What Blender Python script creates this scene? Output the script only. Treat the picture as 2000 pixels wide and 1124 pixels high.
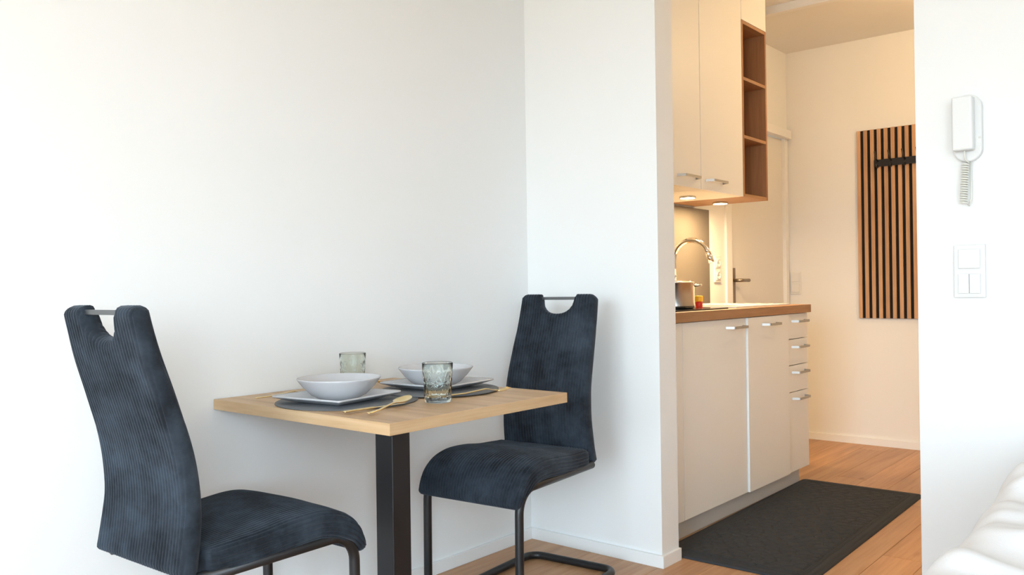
import bpy, bmesh, math, random
from mathutils import Vector, Matrix, noise as mnoise

random.seed(7)
for o in list(bpy.data.objects):
    bpy.data.objects.remove(o)
scn = bpy.context.scene
COL = scn.collection

# ------------------------------------------------------------------ camera
cam_data = bpy.data.cameras.new('camera')
cam_data.sensor_fit = 'HORIZONTAL'
cam_data.sensor_width = 36.0
cam_data.lens = 1645.19 / 2000 * 36.0
cam_data.clip_start = 0.05
cam = bpy.data.objects.new('camera', cam_data)
COL.objects.link(cam)
_y, _p, _r = (math.radians(v) for v in (40.0965, 0.0344, -0.8116))
F = Vector((-math.sin(_y) * math.cos(_p), math.cos(_y) * math.cos(_p), math.sin(_p)))
R0 = Vector((math.cos(_y), math.sin(_y), 0))
U0 = R0.cross(F)
R = R0 * math.cos(_r) + U0 * math.sin(_r)
U = U0 * math.cos(_r) - R0 * math.sin(_r)
M = Matrix((R, U, -F)).transposed().to_4x4()
M.translation = Vector((2.1825, -2.6945, 1.0284))
cam.matrix_world = M
scn.camera = cam

# ------------------------------------------------------------------ world, light, exposure
world = bpy.data.worlds.new('world')
scn.world = world
world.use_nodes = True
wn, wl = world.node_tree.nodes, world.node_tree.links
bg = wn['Background']
SKY, GROUND = (0.665, 0.85, 1.0), (0.30, 0.30, 0.27)
w_tc = wn.new('ShaderNodeTexCoord')
w_sep = wn.new('ShaderNodeSeparateXYZ')
w_mr = wn.new('ShaderNodeMapRange')          # soft horizon: bright sky above, dimmer ground below
w_mr.inputs[1].default_value, w_mr.inputs[2].default_value = -0.04, 0.06
w_mx = wn.new('ShaderNodeMix')
w_mx.data_type = 'RGBA'
w_mx.inputs[6].default_value = (*GROUND, 1)
w_mx.inputs[7].default_value = (*SKY, 1)
wl.new(w_tc.outputs['Generated'], w_sep.inputs[0])
wl.new(w_sep.outputs[2], w_mr.inputs[0])
wl.new(w_mr.outputs[0], w_mx.inputs[0])
wl.new(w_mx.outputs[2], bg.inputs['Color'])
bg.inputs['Strength'].default_value = 25.5
scn.view_settings.view_transform = 'Standard'
scn.view_settings.look = 'None'
scn.view_settings.exposure = 0.0
scn.view_settings.gamma = 1.0
scn.view_settings.use_curve_mapping = False


def area_light(name, loc, direction, sx, sy, power, color, spread=180):
    l = bpy.data.lights.new(name, 'AREA')
    l.shape = 'RECTANGLE'
    l.size, l.size_y = sx, sy
    l.energy = power
    l.color = color
    l.spread = math.radians(spread)
    o = bpy.data.objects.new(name, l)
    COL.objects.link(o)
    o.location = loc
    o.rotation_euler = Vector(direction).to_track_quat('-Z', 'Y').to_euler()
    return o


# portals that guide the sky light through the two windows
for _o in (area_light('window_portal', (2.40, -6.59, 1.30), (0, 1, 0), 2.28, 2.16, 1, (1, 1, 1)),
           area_light('side_window_portal', (3.69, -4.1, 1.55), (-1, 0, 0), 1.36, 1.56, 1, (1, 1, 1))):
    _o.data.cycles.is_portal = True
WARM = (1.0, 0.68, 0.34)

# ------------------------------------------------------------------ helpers


def link(name, me, mat=None, parent=None, loc=None):
    o = bpy.data.objects.new(name, me)
    COL.objects.link(o)
    if mat is not None and me is not None:
        if len(me.materials) == 0:
            me.materials.append(mat)
    if parent is not None:
        o.parent = parent
    if loc is not None:
        o.location = loc
    return o


def empty(name, loc=(0, 0, 0), rz=0.0):
    o = bpy.data.objects.new(name, None)
    COL.objects.link(o)
    o.location = loc
    o.rotation_euler = (0, 0, rz)
    o.empty_display_size = 0.05
    return o


def tag(o, label, cat, group=None, kind=None):
    o['label'] = label
    o['category'] = cat
    if group:
        o['group'] = group
    if kind:
        o['kind'] = kind
    return o


def box_bm(bm, x0, x1, y0, y1, z0, z1, bev=0.0, seg=2):
    vs = [bm.verts.new((x, y, z)) for x in (x0, x1) for y in (y0, y1) for z in (z0, z1)]
    idx = [(0, 1, 3, 2), (4, 6, 7, 5), (0, 4, 5, 1), (2, 3, 7, 6), (0, 2, 6, 4), (1, 5, 7, 3)]
    fs = [bm.faces.new([vs[i] for i in q]) for q in idx]
    if bev > 0:
        es = list({e for f in fs for e in f.edges})
        bmesh.ops.bevel(bm, geom=es, offset=bev, segments=seg, affect='EDGES', profile=0.7)
    return bm


def bm_mesh(bm, name, smooth=False):
    bmesh.ops.recalc_face_normals(bm, faces=bm.faces)
    me = bpy.data.meshes.new(name)
    bm.to_mesh(me)
    bm.free()
    if smooth:
        for p in me.polygons:
            p.use_smooth = True
    return me


def box(name, x0, x1, y0, y1, z0, z1, mat, parent=None, bev=0.002, seg=2):
    bm = bmesh.new()
    box_bm(bm, x0, x1, y0, y1, z0, z1, bev, seg)
    return link(name, bm_mesh(bm, name), mat, parent)


def boxes(name, lst, mat, parent=None, bev=0.0):
    bm = bmesh.new()
    for b in lst:
        box_bm(bm, *b, bev)
    return link(name, bm_mesh(bm, name), mat, parent)


def pydata(name, verts, faces, mat, parent=None, smooth=True, loc=None):
    me = bpy.data.meshes.new(name)
    me.from_pydata([tuple(v) for v in verts], [], faces)
    me.validate()
    bm = bmesh.new()
    bm.from_mesh(me)
    bmesh.ops.recalc_face_normals(bm, faces=bm.faces)
    bm.to_mesh(me)
    bm.free()
    if smooth:
        for p in me.polygons:
            p.use_smooth = True
    return link(name, me, mat, parent, loc)


def lathe(profile, n=48, fn=None):
    """profile = list of (r, z); returns verts, faces (closed where r == 0)"""
    V, Fc, rings = [], [], []
    for (r, z) in profile:
        if r < 1e-6:
            rings.append([len(V)])
            V.append((0, 0, z))
        else:
            ring = []
            for i in range(n):
                a = 2 * math.pi * i / n
                rr = r if fn is None else fn(r, z, a)
                ring.append(len(V))
                V.append((rr * math.cos(a), rr * math.sin(a), z))
            rings.append(ring)
    for A, B in zip(rings[:-1], rings[1:]):
        if len(A) == 1 and len(B) == 1:
            continue
        for i in range(n):
            j = (i + 1) % n
            if len(A) == 1:
                Fc.append((A[0], B[i], B[j]))
            elif len(B) == 1:
                Fc.append((A[i], B[0], A[j]))
            else:
                Fc.append((A[i], B[i], B[j], A[j]))
    return V, Fc


def fillet(pts, radii, seg=8):
    pts = [Vector(p) for p in pts]
    out = [pts[0]]
    for i in range(1, len(pts) - 1):
        p, a, b = pts[i], pts[i - 1], pts[i + 1]
        r = radii[i]
        if r <= 0:
            out.append(p)
            continue
        da, db = (a - p), (b - p)
        la, lb = da.length, db.length
        da.normalize()
        db.normalize()
        ang = da.angle(db)
        t = min(r / math.tan(ang / 2), la * 0.49, lb * 0.49)
        A, B = p + da * t, p + db * t
        for k in range(seg + 1):
            u = k / seg
            # rational quadratic (circular arc)
            w = math.sin(ang / 2)
            den = (1 - u) ** 2 + 2 * w * u * (1 - u) + u * u
            out.append((A * (1 - u) ** 2 + p * (2 * w * u * (1 - u)) + B * u * u) / den)
    out.append(pts[-1])
    return out


def tube_data(path, rad, n=14, cap=True, V=None, Fc=None):
    V = [] if V is None else V
    Fc = [] if Fc is None else Fc
    path = [Vector(p) for p in path]
    up = None
    base = len(V)
    m = len(path)
    for i, p in enumerate(path):
        t = (path[min(i + 1, m - 1)] - path[max(i - 1, 0)]).normalized()
        if up is None:
            up = Vector((0, 0, 1)) if abs(t.z) < 0.9 else Vector((0, 1, 0))
        s = t.cross(up).normalized()
        up = s.cross(t).normalized()
        r = rad[i] if isinstance(rad, (list, tuple)) else rad
        for k in range(n):
            a = 2 * math.pi * k / n
            V.append(p + s * (r * math.cos(a)) + up * (r * math.sin(a)))
    for i in range(m - 1):
        for k in range(n):
            k2 = (k + 1) % n
            Fc.append((base + i * n + k, base + i * n + k2, base + (i + 1) * n + k2, base + (i + 1) * n + k))
    if cap:
        Fc.append(tuple(base + k for k in range(n)))
        Fc.append(tuple(base + (m - 1) * n + k for k in range(n)))
    return V, Fc


def tube(name, path, rad, mat, parent=None, n=14):
    V, Fc = tube_data(path, rad, n)
    return pydata(name, V, Fc, mat, parent)


def interp(x, pts):
    """smooth (Catmull-Rom style) interpolation through (x, y) pairs"""
    n = len(pts)
    if x <= pts[0][0]:
        return pts[0][1]
    if x >= pts[-1][0]:
        return pts[-1][1]
    for i in range(n - 1):
        if pts[i][0] <= x <= pts[i + 1][0]:
            x0, y0 = pts[i]
            x1, y1 = pts[i + 1]
            h = x1 - x0
            m0 = (pts[i + 1][1] - pts[i - 1][1]) / (pts[i + 1][0] - pts[i - 1][0]) if i > 0 else (y1 - y0) / h
            m1 = (pts[i + 2][1] - y0) / (pts[i + 2][0] - x0) if i < n - 2 else (y1 - y0) / h
            t = (x - x0) / h
            return ((2 * t ** 3 - 3 * t ** 2 + 1) * y0 + (t ** 3 - 2 * t ** 2 + t) * h * m0
                    + (-2 * t ** 3 + 3 * t ** 2) * y1 + (t ** 3 - t ** 2) * h * m1)


# ------------------------------------------------------------------ materials


def mat(name, color, rough=0.5, metal=0.0, **kw):
    m = bpy.data.materials.new(name)
    m.use_nodes = True
    b = m.node_tree.nodes['Principled BSDF']
    b.inputs['Base Color'].default_value = (*color, 1)
    b.inputs['Roughness'].default_value = rough
    b.inputs['Metallic'].default_value = metal
    for k, v in kw.items():
        b.inputs[k].default_value = v
    return m


def nodes(m):
    nt = m.node_tree
    return nt, nt.nodes, nt.links, nt.nodes['Principled BSDF']


def plaster(name, color, rough=0.85, bump=0.08, scale=160):
    m = mat(name, color, rough)
    nt, N, L, B = nodes(m)
    tc = N.new('ShaderNodeTexCoord')
    nz = N.new('ShaderNodeTexNoise')
    nz.inputs['Scale'].default_value = scale
    nz.inputs['Detail'].default_value = 3
    bp = N.new('ShaderNodeBump')
    bp.inputs['Strength'].default_value = bump
    bp.inputs['Distance'].default_value = 0.002
    L.new(tc.outputs['Object'], nz.inputs['Vector'])
    L.new(nz.outputs['Fac'], bp.inputs['Height'])
    L.new(bp.outputs['Normal'], B.inputs['Normal'])
    return m


def wood(name, c_lo, c_mid, c_hi, axis='y', rough=0.45, grain=1.0, per_object=False, knots=False):
    """long-grained wood; axis is the direction of the grain in object space"""
    m = mat(name, c_mid, rough)
    nt, N, L, B = nodes(m)
    tc = N.new('ShaderNodeTexCoord')
    mp = N.new('ShaderNodeMapping')
    s = {'x': (1.2, 22, 22), 'y': (22, 1.2, 22), 'z': (22, 22, 1.2)}[axis]
    mp.inputs['Scale'].default_value = tuple(v * grain for v in s)
    src = tc.outputs['Object']
    if per_object:
        oi = N.new('ShaderNodeObjectInfo')
        ml = N.new('ShaderNodeVectorMath')
        ml.operation = 'MULTIPLY_ADD'
        cb = N.new('ShaderNodeCombineXYZ')
        for i in range(3):
            L.new(oi.outputs['Random'], cb.inputs[i])
        ml.inputs[1].default_value = (13.0, 29.0, 7.0)
        L.new(cb.outputs[0], ml.inputs[0])
        L.new(src, ml.inputs[2])
        src = ml.outputs[0]
    L.new(src, mp.inputs['Vector'])
    n1 = N.new('ShaderNodeTexNoise')
    n1.inputs['Scale'].default_value = 1.0
    n1.inputs['Detail'].default_value = 6
    n1.inputs['Distortion'].default_value = 0.6
    L.new(mp.outputs[0], n1.inputs['Vector'])
    n2 = N.new('ShaderNodeTexNoise')
    n2.inputs['Scale'].default_value = 5.0
    n2.inputs['Detail'].default_value = 3
    L.new(mp.outputs[0], n2.inputs['Vector'])
    mx = N.new('ShaderNodeMix')
    mx.data_type = 'FLOAT'
    mx.inputs[0].default_value = 0.35
    L.new(n1.outputs['Fac'], mx.inputs[2])
    L.new(n2.outputs['Fac'], mx.inputs[3])
    cr = N.new('ShaderNodeValToRGB')
    e = cr.color_ramp.elements
    e[0].position, e[0].color = 0.32, (*c_lo, 1)
    e[1].position, e[1].color = 0.68, (*c_hi, 1)
    k = cr.color_ramp.elements.new(0.5)
    k.color = (*c_mid, 1)
    L.new(mx.outputs[0], cr.inputs['Fac'])
    col = cr.outputs['Color']
    if knots:
        vo = N.new('ShaderNodeTexVoronoi')
        mp2 = N.new('ShaderNodeMapping')
        mp2.inputs['Scale'].default_value = {'x': (1.6, 5, 5), 'y': (5, 1.6, 5), 'z': (5, 5, 1.6)}[axis]
        L.new(src, mp2.inputs['Vector'])
        L.new(mp2.outputs[0], vo.inputs['Vector'])
        vo.inputs['Scale'].default_value = 1.0
        cr2 = N.new('ShaderNodeValToRGB')
        cr2.color_ramp.elements[0].position = 0.02
        cr2.color_ramp.elements[0].color = (0.45, 0.36, 0.3, 1)
        cr2.color_ramp.elements[1].position = 0.10
        cr2.color_ramp.elements[1].color = (1, 1, 1, 1)
        L.new(vo.outputs['Distance'], cr2.inputs['Fac'])
        mm = N.new('ShaderNodeMix')
        mm.data_type = 'RGBA'
        mm.blend_type = 'MULTIPLY'
        mm.inputs[0].default_value = 0.8
        L.new(col, mm.inputs[6])
        L.new(cr2.outputs['Color'], mm.inputs[7])
        col = mm.outputs[2]
    if per_object:
        hs = N.new('ShaderNodeHueSaturation')
        mr = N.new('ShaderNodeMapRange')
        mr.inputs[3].default_value = 0.88
        mr.inputs[4].default_value = 1.10
        L.new(oi.outputs['Random'], mr.inputs[0])
        L.new(mr.outputs[0], hs.inputs['Value'])
        L.new(col, hs.inputs['Color'])
        col = hs.outputs['Color']
    L.new(col, B.inputs['Base Color'])
    bp = N.new('ShaderNodeBump')
    bp.inputs['Strength'].default_value = 0.15
    bp.inputs['Distance'].default_value = 0.001
    L.new(n2.outputs['Fac'], bp.inputs['Height'])
    L.new(bp.outputs['Normal'], B.inputs['Normal'])
    return m


def cord_material(name):
    m = mat(name, (0.05, 0.06, 0.08), 0.9)
    nt, N, L, B = nodes(m)
    tc = N.new('ShaderNodeTexCoord')
    nz = N.new('ShaderNodeTexNoise')
    nz.inputs['Scale'].default_value = 9
    nz.inputs['Detail'].default_value = 5
    nz.inputs['Roughness'].default_value = 0.65
    cr = N.new('ShaderNodeValToRGB')
    e = cr.color_ramp.elements
    e[0].position, e[0].color = 0.36, (0.0125, 0.0150, 0.0195, 1)
    e[1].position, e[1].color = 0.66, (0.040, 0.053, 0.070, 1)
    L.new(tc.outputs['Object'], nz.inputs['Vector'])
    L.new(nz.outputs['Fac'], cr.inputs['Fac'])
    L.new(cr.outputs['Color'], B.inputs['Base Color'])
    B.inputs['Sheen Weight'].default_value = 0.16
    B.inputs['Sheen Roughness'].default_value = 0.45
    B.inputs['Sheen Tint'].default_value = (0.75, 0.85, 1.0, 1)
    B.inputs['Specular IOR Level'].default_value = 0.15
    n2 = N.new('ShaderNodeTexNoise')
    n2.inputs['Scale'].default_value = 700
    bp = N.new('ShaderNodeBump')
    bp.inputs['Strength'].default_value = 0.35
    bp.inputs['Distance'].default_value = 0.001
    L.new(tc.outputs['Object'], n2.inputs['Vector'])
    L.new(n2.outputs['Fac'], bp.inputs['Height'])
    L.new(bp.outputs['Normal'], B.inputs['Normal'])
    return m


MT = {}
MT['wall'] = plaster('white_wall_paint', (0.86, 0.86, 0.85))
MT['ceil'] = plaster('white_ceiling_paint', (0.84, 0.83, 0.81))
MT['trim'] = mat('white_trim_lacquer', (0.87, 0.87, 0.86), 0.45)
MT['door'] = mat('door_lacquer', (0.80, 0.78, 0.74), 0.4)
MT['front'] = mat('cabinet_front_white', (0.87, 0.86, 0.83), 0.42)
MT['carcass'] = mat('cabinet_carcass_white', (0.86, 0.85, 0.82), 0.5)
MT['plinth'] = mat('plinth_pale_grey', (0.62, 0.61, 0.59), 0.5)
MT['steel'] = mat('brushed_steel', (0.66, 0.64, 0.61), 0.26, 1.0)
MT['door_metal'] = mat('satin_bronze_metal', (0.36, 0.30, 0.24), 0.4, 1.0)
MT['handle'] = mat('matt_nickel_handle', (0.50, 0.49, 0.47), 0.5, 0.9)
MT['chrome'] = mat('chrome', (0.82, 0.81, 0.79), 0.08, 1.0)
MT['black'] = mat('black_powder_coat', (0.010, 0.010, 0.011), 0.42)
MT['column'] = mat('black_column_lacquer', (0.012, 0.012, 0.014), 0.38)
MT['bar'] = mat('dark_grey_bar', (0.17, 0.175, 0.18), 0.36, 0.85)
MT['rubber'] = mat('black_rubber', (0.015, 0.015, 0.015), 0.8)
MT['plastic'] = mat('white_plastic', (0.78, 0.78, 0.77), 0.35)
MT['cord_plastic'] = mat('ivory_cord_plastic', (0.80, 0.79, 0.72), 0.4)
MT['porcelain'] = mat('white_porcelain', (0.54, 0.535, 0.55), 0.22)
MT['gold'] = mat('brushed_gold', (0.80, 0.64, 0.34), 0.2, 1.0)
MT['hob'] = mat('black_hob_glass', (0.006, 0.006, 0.007), 0.08)
MT['splash'] = plaster('taupe_splashback', (0.155, 0.138, 0.120), 0.45, 0.05, 60)
MT['red'] = mat('red_label', (0.55, 0.03, 0.02), 0.4)
MT['yellow'] = mat('yellow_cap', (0.85, 0.52, 0.03), 0.4)
MT['linen'] = plaster('white_bed_linen', (0.86, 0.86, 0.88), 0.9, 0.2, 500)
MT['felt'] = mat('black_felt', (0.010, 0.009, 0.009), 0.95)
MT['placemat'] = plaster('grey_placemat_leather', (0.115, 0.12, 0.128), 0.6, 0.2, 400)
MT['mat_rubber'] = plaster('charcoal_mat', (0.031, 0.036, 0.043), 0.85, 0.3, 700)
MT['cord'] = cord_material('dark_blue_grey_corduroy')
OAK = dict(c_lo=(0.40, 0.245, 0.120), c_mid=(0.53, 0.348, 0.188), c_hi=(0.62, 0.435, 0.255))
MT['table_oak_y'] = wood('table_oak_y', axis='y', rough=0.45, **OAK)
MT['table_oak'] = wood('table_oak_x', axis='x', rough=0.42, **OAK)
MT['kitchen_oak'] = wood('kitchen_oak_y', (0.27, 0.135, 0.062), (0.36, 0.19, 0.09), (0.43, 0.24, 0.12), axis='y', rough=0.5)
MT['shelf_oak'] = wood('shelf_oak_z', (0.25, 0.108, 0.046), (0.35, 0.162, 0.070), (0.42, 0.21, 0.095), axis='z', rough=0.5)
MT['slat_oak'] = wood('slat_oak_z', (0.43, 0.235, 0.12), (0.55, 0.325, 0.175), (0.63, 0.40, 0.23), axis='z', rough=0.55, per_object=True)
MT['floor_oak'] = wood('floor_oak_y', (0.41, 0.21, 0.098), (0.52, 0.285, 0.145), (0.61, 0.36, 0.195), axis='y', rough=0.42, grain=0.8, per_object=True, knots=True)
MT['subfloor'] = mat('subfloor_dark', (0.13, 0.07, 0.035), 0.9)

glass = mat('pale_green_glass', (0.945, 0.988, 0.952), 0.02)
gb = glass.node_tree.nodes['Principled BSDF']
gb.inputs['Transmission Weight'].default_value = 1.0
gb.inputs['IOR'].default_value = 1.36
MT['glass'] = glass
wglass = bpy.data.materials.new('clear_window_glass')
wglass.use_nodes = True
_n, _l = wglass.node_tree.nodes, wglass.node_tree.links
_tr = _n.new('ShaderNodeBsdfTransparent')
_gl = _n.new('ShaderNodeBsdfGlossy')
_gl.inputs['Roughness'].default_value = 0.0
_mx = _n.new('ShaderNodeMixShader')
_mx.inputs[0].default_value = 0.06
_l.new(_tr.outputs[0], _mx.inputs[1])
_l.new(_gl.outputs[0], _mx.inputs[2])
_l.new(_mx.outputs[0], _n['Material Output'].inputs['Surface'])
MT['wglass'] = wglass


def emitter(name, color, strength):
    m = bpy.data.materials.new(name)
    m.use_nodes = True
    b = m.node_tree.nodes['Principled BSDF']
    b.inputs['Base Color'].default_value = (1, 1, 1, 1)
    b.inputs['Emission Color'].default_value = (*color, 1)
    b.inputs['Emission Strength'].default_value = strength
    return m


MT['spot'] = emitter('warm_spot_lens', (1.0, 0.80, 0.48), 14)
MT['lampglow'] = emitter('warm_lamp_diffuser', (1.0, 0.67, 0.33), 84)

# ------------------------------------------------------------------ setting
KX = -0.046        # kitchen and hall left wall plane
YB = 2.85          # hall back wall plane
HC = 2.58          # ceiling height
PT = 0.1225        # partition thickness
BX = 0.6121        # right end of the partition stub
OX = 1.492         # left end of the partition wall right of the opening
RX = 3.70          # right wall of the room
WY = -6.60         # window wall


def S(name, lst, m, label, cat, bev=0.0):
    o = boxes(name, lst, m, None, bev)
    return tag(o, label, cat, kind='structure')


S('wall_left', [(-0.15, 0.0, WY - 0.1, 0.06, 0, HC)], MT['wall'], 'long white wall behind the dining table', 'wall')
S('wall_partition', [(0.0, BX, 0.0, PT, 0, HC)], MT['wall'], 'short white partition wall behind the far chair', 'wall')
S('wall_right', [(OX, RX + 0.1, 0.0, PT, 0, HC)], MT['wall'], 'bright white wall carrying the intercom and light switches', 'wall')
S('wall_kitchen', [(KX - 0.12, KX, 0.06, 1.9, 0, HC), (KX - 0.12, KX, 1.9, YB + 0.1, 2.055, HC),
                   (KX - 0.12, KX, 2.80, YB + 0.1, 0, 2.055)], MT['wall'], 'white wall behind the kitchenette around the hall door', 'wall')
S('wall_hall_back', [(KX, 2.4, YB, YB + 0.1, 0, HC)], MT['wall'], 'white hall end wall behind the slatted coat panel', 'wall')
S('wall_hall_right', [(2.4, 2.5, PT, YB + 0.1, 0, HC)], MT['wall'], 'white hall side wall hidden right of the opening', 'wall')
S('wall_room_right', [(RX, RX + 0.1, WY - 0.1, -4.8, 0, HC), (RX, RX + 0.1, -3.4, 0.0, 0, HC),
                      (RX, RX + 0.1, -4.8, -3.4, 0, 0.75), (RX, RX + 0.1, -4.8, -3.4, 2.35, HC)], MT['wall'], 'white side wall with a window beside the bed', 'wall')
S('wall_window', [(0.0, 1.25, WY - 0.1, WY, 0, HC), (3.55, RX, WY - 0.1, WY, 0, HC),
                  (1.25, 3.55, WY - 0.1, WY, 0, 0.20), (1.25, 3.55, WY - 0.1, WY, 2.40, HC)], MT['wall'], 'white wall with the wide window opposite the kitchen', 'wall')
S('ceiling', [(-0.2, RX + 0.1, WY - 0.1, YB + 0.1, HC, HC + 0.1)], MT['ceil'], 'white ceiling over room and hall', 'ceiling')
S('trim_1', [(KX, 2.4, 1.835, 1.875, HC - 0.045, HC)], MT['trim'], 'narrow white strip across the hall ceiling', 'trim', 0.003)

# windows (behind and beside the camera)
for i, (nm, lst, pane) in enumerate((
    ('window_1', [(1.25, 1.32, WY - 0.08, WY - 0.02, 0.20, 2.40), (3.48, 3.55, WY - 0.08, WY - 0.02, 0.20, 2.40),
                  (2.365, 2.435, WY - 0.08, WY - 0.02, 0.27, 2.33), (1.32, 3.48, WY - 0.08, WY - 0.02, 0.20, 0.27),
                  (1.32, 3.48, WY - 0.08, WY - 0.02, 2.33, 2.40)], [(1.32, 2.365, WY - 0.055, WY - 0.05, 0.27, 2.33), (2.435, 3.48, WY - 0.055, WY - 0.05, 0.27, 2.33)]),
    ('window_2', [(RX + 0.02, RX + 0.08, -4.8, -4.73, 0.75, 2.35), (RX + 0.02, RX + 0.08, -3.47, -3.4, 0.75, 2.35),
                  (RX + 0.02, RX + 0.08, -4.73, -3.47, 0.75, 0.82), (RX + 0.02, RX + 0.08, -4.73, -3.47, 2.28, 2.35)],
     [(RX + 0.045, RX + 0.05, -4.73, -3.47, 0.82, 2.28)]))):
    w = S(nm, lst, MT['trim'], ['wide white framed window opposite the kitchen', 'smaller white framed window beside the bed'][i], 'window')
    for p in pane:
        boxes('pane', [p], MT['wglass'], w)

# baseboards
BH = 0.045
S('baseboard_left', [(0.0, 0.012, WY, 0.0, 0, BH)], MT['trim'], 'white baseboard along the wall behind the table', 'baseboard', 0.002)
S('baseboard_partition', [(0.012, BX + 0.012, -0.012, 0.0, 0, BH), (BX, BX + 0.012, 0.0, PT, 0, BH)], MT['trim'], 'white baseboard wrapping round the partition end', 'baseboard', 0.002)
S('baseboard_hall', [(KX, 2.4, YB - 0.012, YB, 0, BH)], MT['trim'], 'white baseboard under the slatted coat panel', 'baseboard', 0.002)
S('baseboard_right', [(OX - 0.012, RX, -0.012, 0.0, 0, BH)], MT['trim'], 'white baseboard under the intercom wall', 'baseboard', 0.002)

# floor with single planks
fl = S('floor', [(-0.16, RX + 0.1, WY - 0.1, YB + 0.1, -0.06, -0.016)], MT['subfloor'], 'oiled oak plank floor running into the hall', 'floor')
PW, GAP = 0.148, 0.0012
plank_mesh = {}


def plank(xc, w, y0, y1):
    L_ = round(y1 - y0, 3)
    key = (round(w, 4), L_)
    if key not in plank_mesh:
        bm = bmesh.new()
        box_bm(bm, -w / 2 + GAP / 2, w / 2 - GAP / 2, -L_ / 2 + GAP / 2, L_ / 2 - GAP / 2, -0.016, 0.0, 0.0010, 1)
        me = bm_mesh(bm, 'plank')
        me.materials.append(MT['floor_oak'])
        plank_mesh[key] = me
    link('plank', plank_mesh[key], None, fl, (xc, (y0 + y1) / 2, 0))


x = 1.342 - PW * 10
row = 0
while x < RX:
    w0 = max(x, KX - 0.1)
    w1 = min(x + PW, RX)
    offs = (row * 0.83) % 2.1
    ys = [WY]
    yy = WY - offs + 2.1
    while yy < YB:
        if yy - ys[-1] > 0.15 and YB - yy > 0.15:
            ys.append(yy)
        yy += 2.1
    ys.append(YB)
    for a, b in zip(ys[:-1], ys[1:]):
        plank((w0 + w1) / 2, w1 - w0, a, b)
    x += PW
    row += 1

# hall door (left wall, past the kitchenette)
dr = empty('door_1', (KX, 1.9, 0))
tag(dr, 'plain white hall door with steel lever beyond the kitchenette', 'door', kind='structure')
box('door_leaf', -0.05, -0.012, 0.092, 0.885, 0.008, 1.995, MT['door'], dr, 0.003)
boxes('door_frame', [(-0.06, 0.012, 0.0, 0.075, 0, 2.0), (-0.06, 0.012, 0.885, 0.93, 0, 2.0), (-0.06, 0.040, 0.0, 0.93, 2.0, 2.055),
                     (-0.06, -0.010, 0.075, 0.090, 0, 2.0)], MT['trim'], dr, 0.003)
box('lock_plate', -0.012, -0.003, 0.100, 0.142, 0.88, 1.13, MT['door_metal'], dr, 0.002)
tube('lever', fillet([(-0.006, 0.121, 1.055), (0.042, 0.121, 1.055), (0.042, 0.232, 1.055)], [0, 0.014, 0]), 0.0105, MT['door_metal'], dr)

# ------------------------------------------------------------------ kitchenette
FX = 0.540         # base front plane
WT0, WT1 = 0.882, 0.922


def bow_handle(parent, y0, y1, z, x, out=0.036, hh=0.0055):
    """flat strip bent into a low bow, held off the front by its two legs"""
    path = fillet([(x, y0, z), (x + out, y0 + 0.016, z), (x + out, y1 - 0.016, z), (x, y1, z)], [0, 0.008, 0.008, 0], 4)
    V, Fc = [], []
    m = len(path)
    for i, p in enumerate(path):
        t = (path[min(i + 1, m - 1)] - path[max(i - 1, 0)]).normalized()
        nrm = Vector((t.y, -t.x, 0))
        for (a_, b_) in ((-1, -1), (1, -1), (1, 1), (-1, 1)):
            V.append(p + nrm * (0.0022 * a_) + Vector((0, 0, hh * b_)))
    for i in range(m - 1):
        for k in range(4):
            k2 = (k + 1) % 4
            Fc.append((i * 4 + k, i * 4 + k2, (i + 1) * 4 + k2, (i + 1) * 4 + k))
    Fc.append((0, 1, 2, 3))
    Fc.append(tuple((m - 1) * 4 + k for k in range(4)))
    return pydata('handle', V, Fc, MT['handle'], parent, False)


def base_unit(name, y0, y1, label, fronts, fx=FX, group='kitchenette base units'):
    c = empty(name, (0, 0, 0))
    tag(c, label, 'cabinet', group)
    boxes('body', [(KX + 0.002, FX - 0.019, y0 + 0.001, y0 + 0.017, 0.09, WT0), (KX + 0.002, FX - 0.019, y1 - 0.017, y1 - 0.001, 0.09, WT0),
                   (KX + 0.002, FX - 0.019, y0 + 0.017, y1 - 0.017, 0.09, 0.106), (KX + 0.002, KX + 0.01, y0 + 0.017, y1 - 0.017, 0.106, WT0)], MT['carcass'], c)
    for (nm, z0, z1, hy0, hy1, hz) in fronts:
        d = box(nm, fx - 0.019, fx, y0 + 0.0015, y1 - 0.0015, z0, z1, MT['front'], c, 0.0015)
        if hz is not None:
            bow_handle(d, hy0, hy1, hz, fx)
    return c


base_unit('base_cabinet', 0.305, 0.888, 'wide white base cabinet below the black hob', [('door', 0.092, 0.879, 0.690, 0.856, 0.842)])
base_unit('base_cabinet', 0.890, 1.360, 'narrower white base cabinet between hob cabinet and drawers', [('door', 0.092, 0.879, 1.045, 1.205, 0.842)], fx=FX + 0.009)
base_unit('drawer_cabinet', 1.362, 1.628, 'white drawer unit with four pulls at the worktop end',
          [('drawer', 0.755, 0.879, 1.415, 1.580, 0.842), ('drawer', 0.624, 0.751, 1.415, 1.580, 0.714),
           ('drawer', 0.490, 0.620, 1.415, 1.580, 0.587), ('drawer', 0.092, 0.486, 1.415, 1.580, 0.456)])
tag(box('filler_panel', FX - 0.019, FX, PT + 0.002, 0.303, 0.092, 0.879, MT['front'], None, 0.0015), 'narrow white filler strip beside the partition wall', 'panel')
tag(box('plinth', 0.474, 0.490, PT + 0.002, 1.615, 0.0, 0.088, MT['plinth'], None, 0.001), 'pale grey plinth under the white base cabinets', 'plinth')

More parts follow.
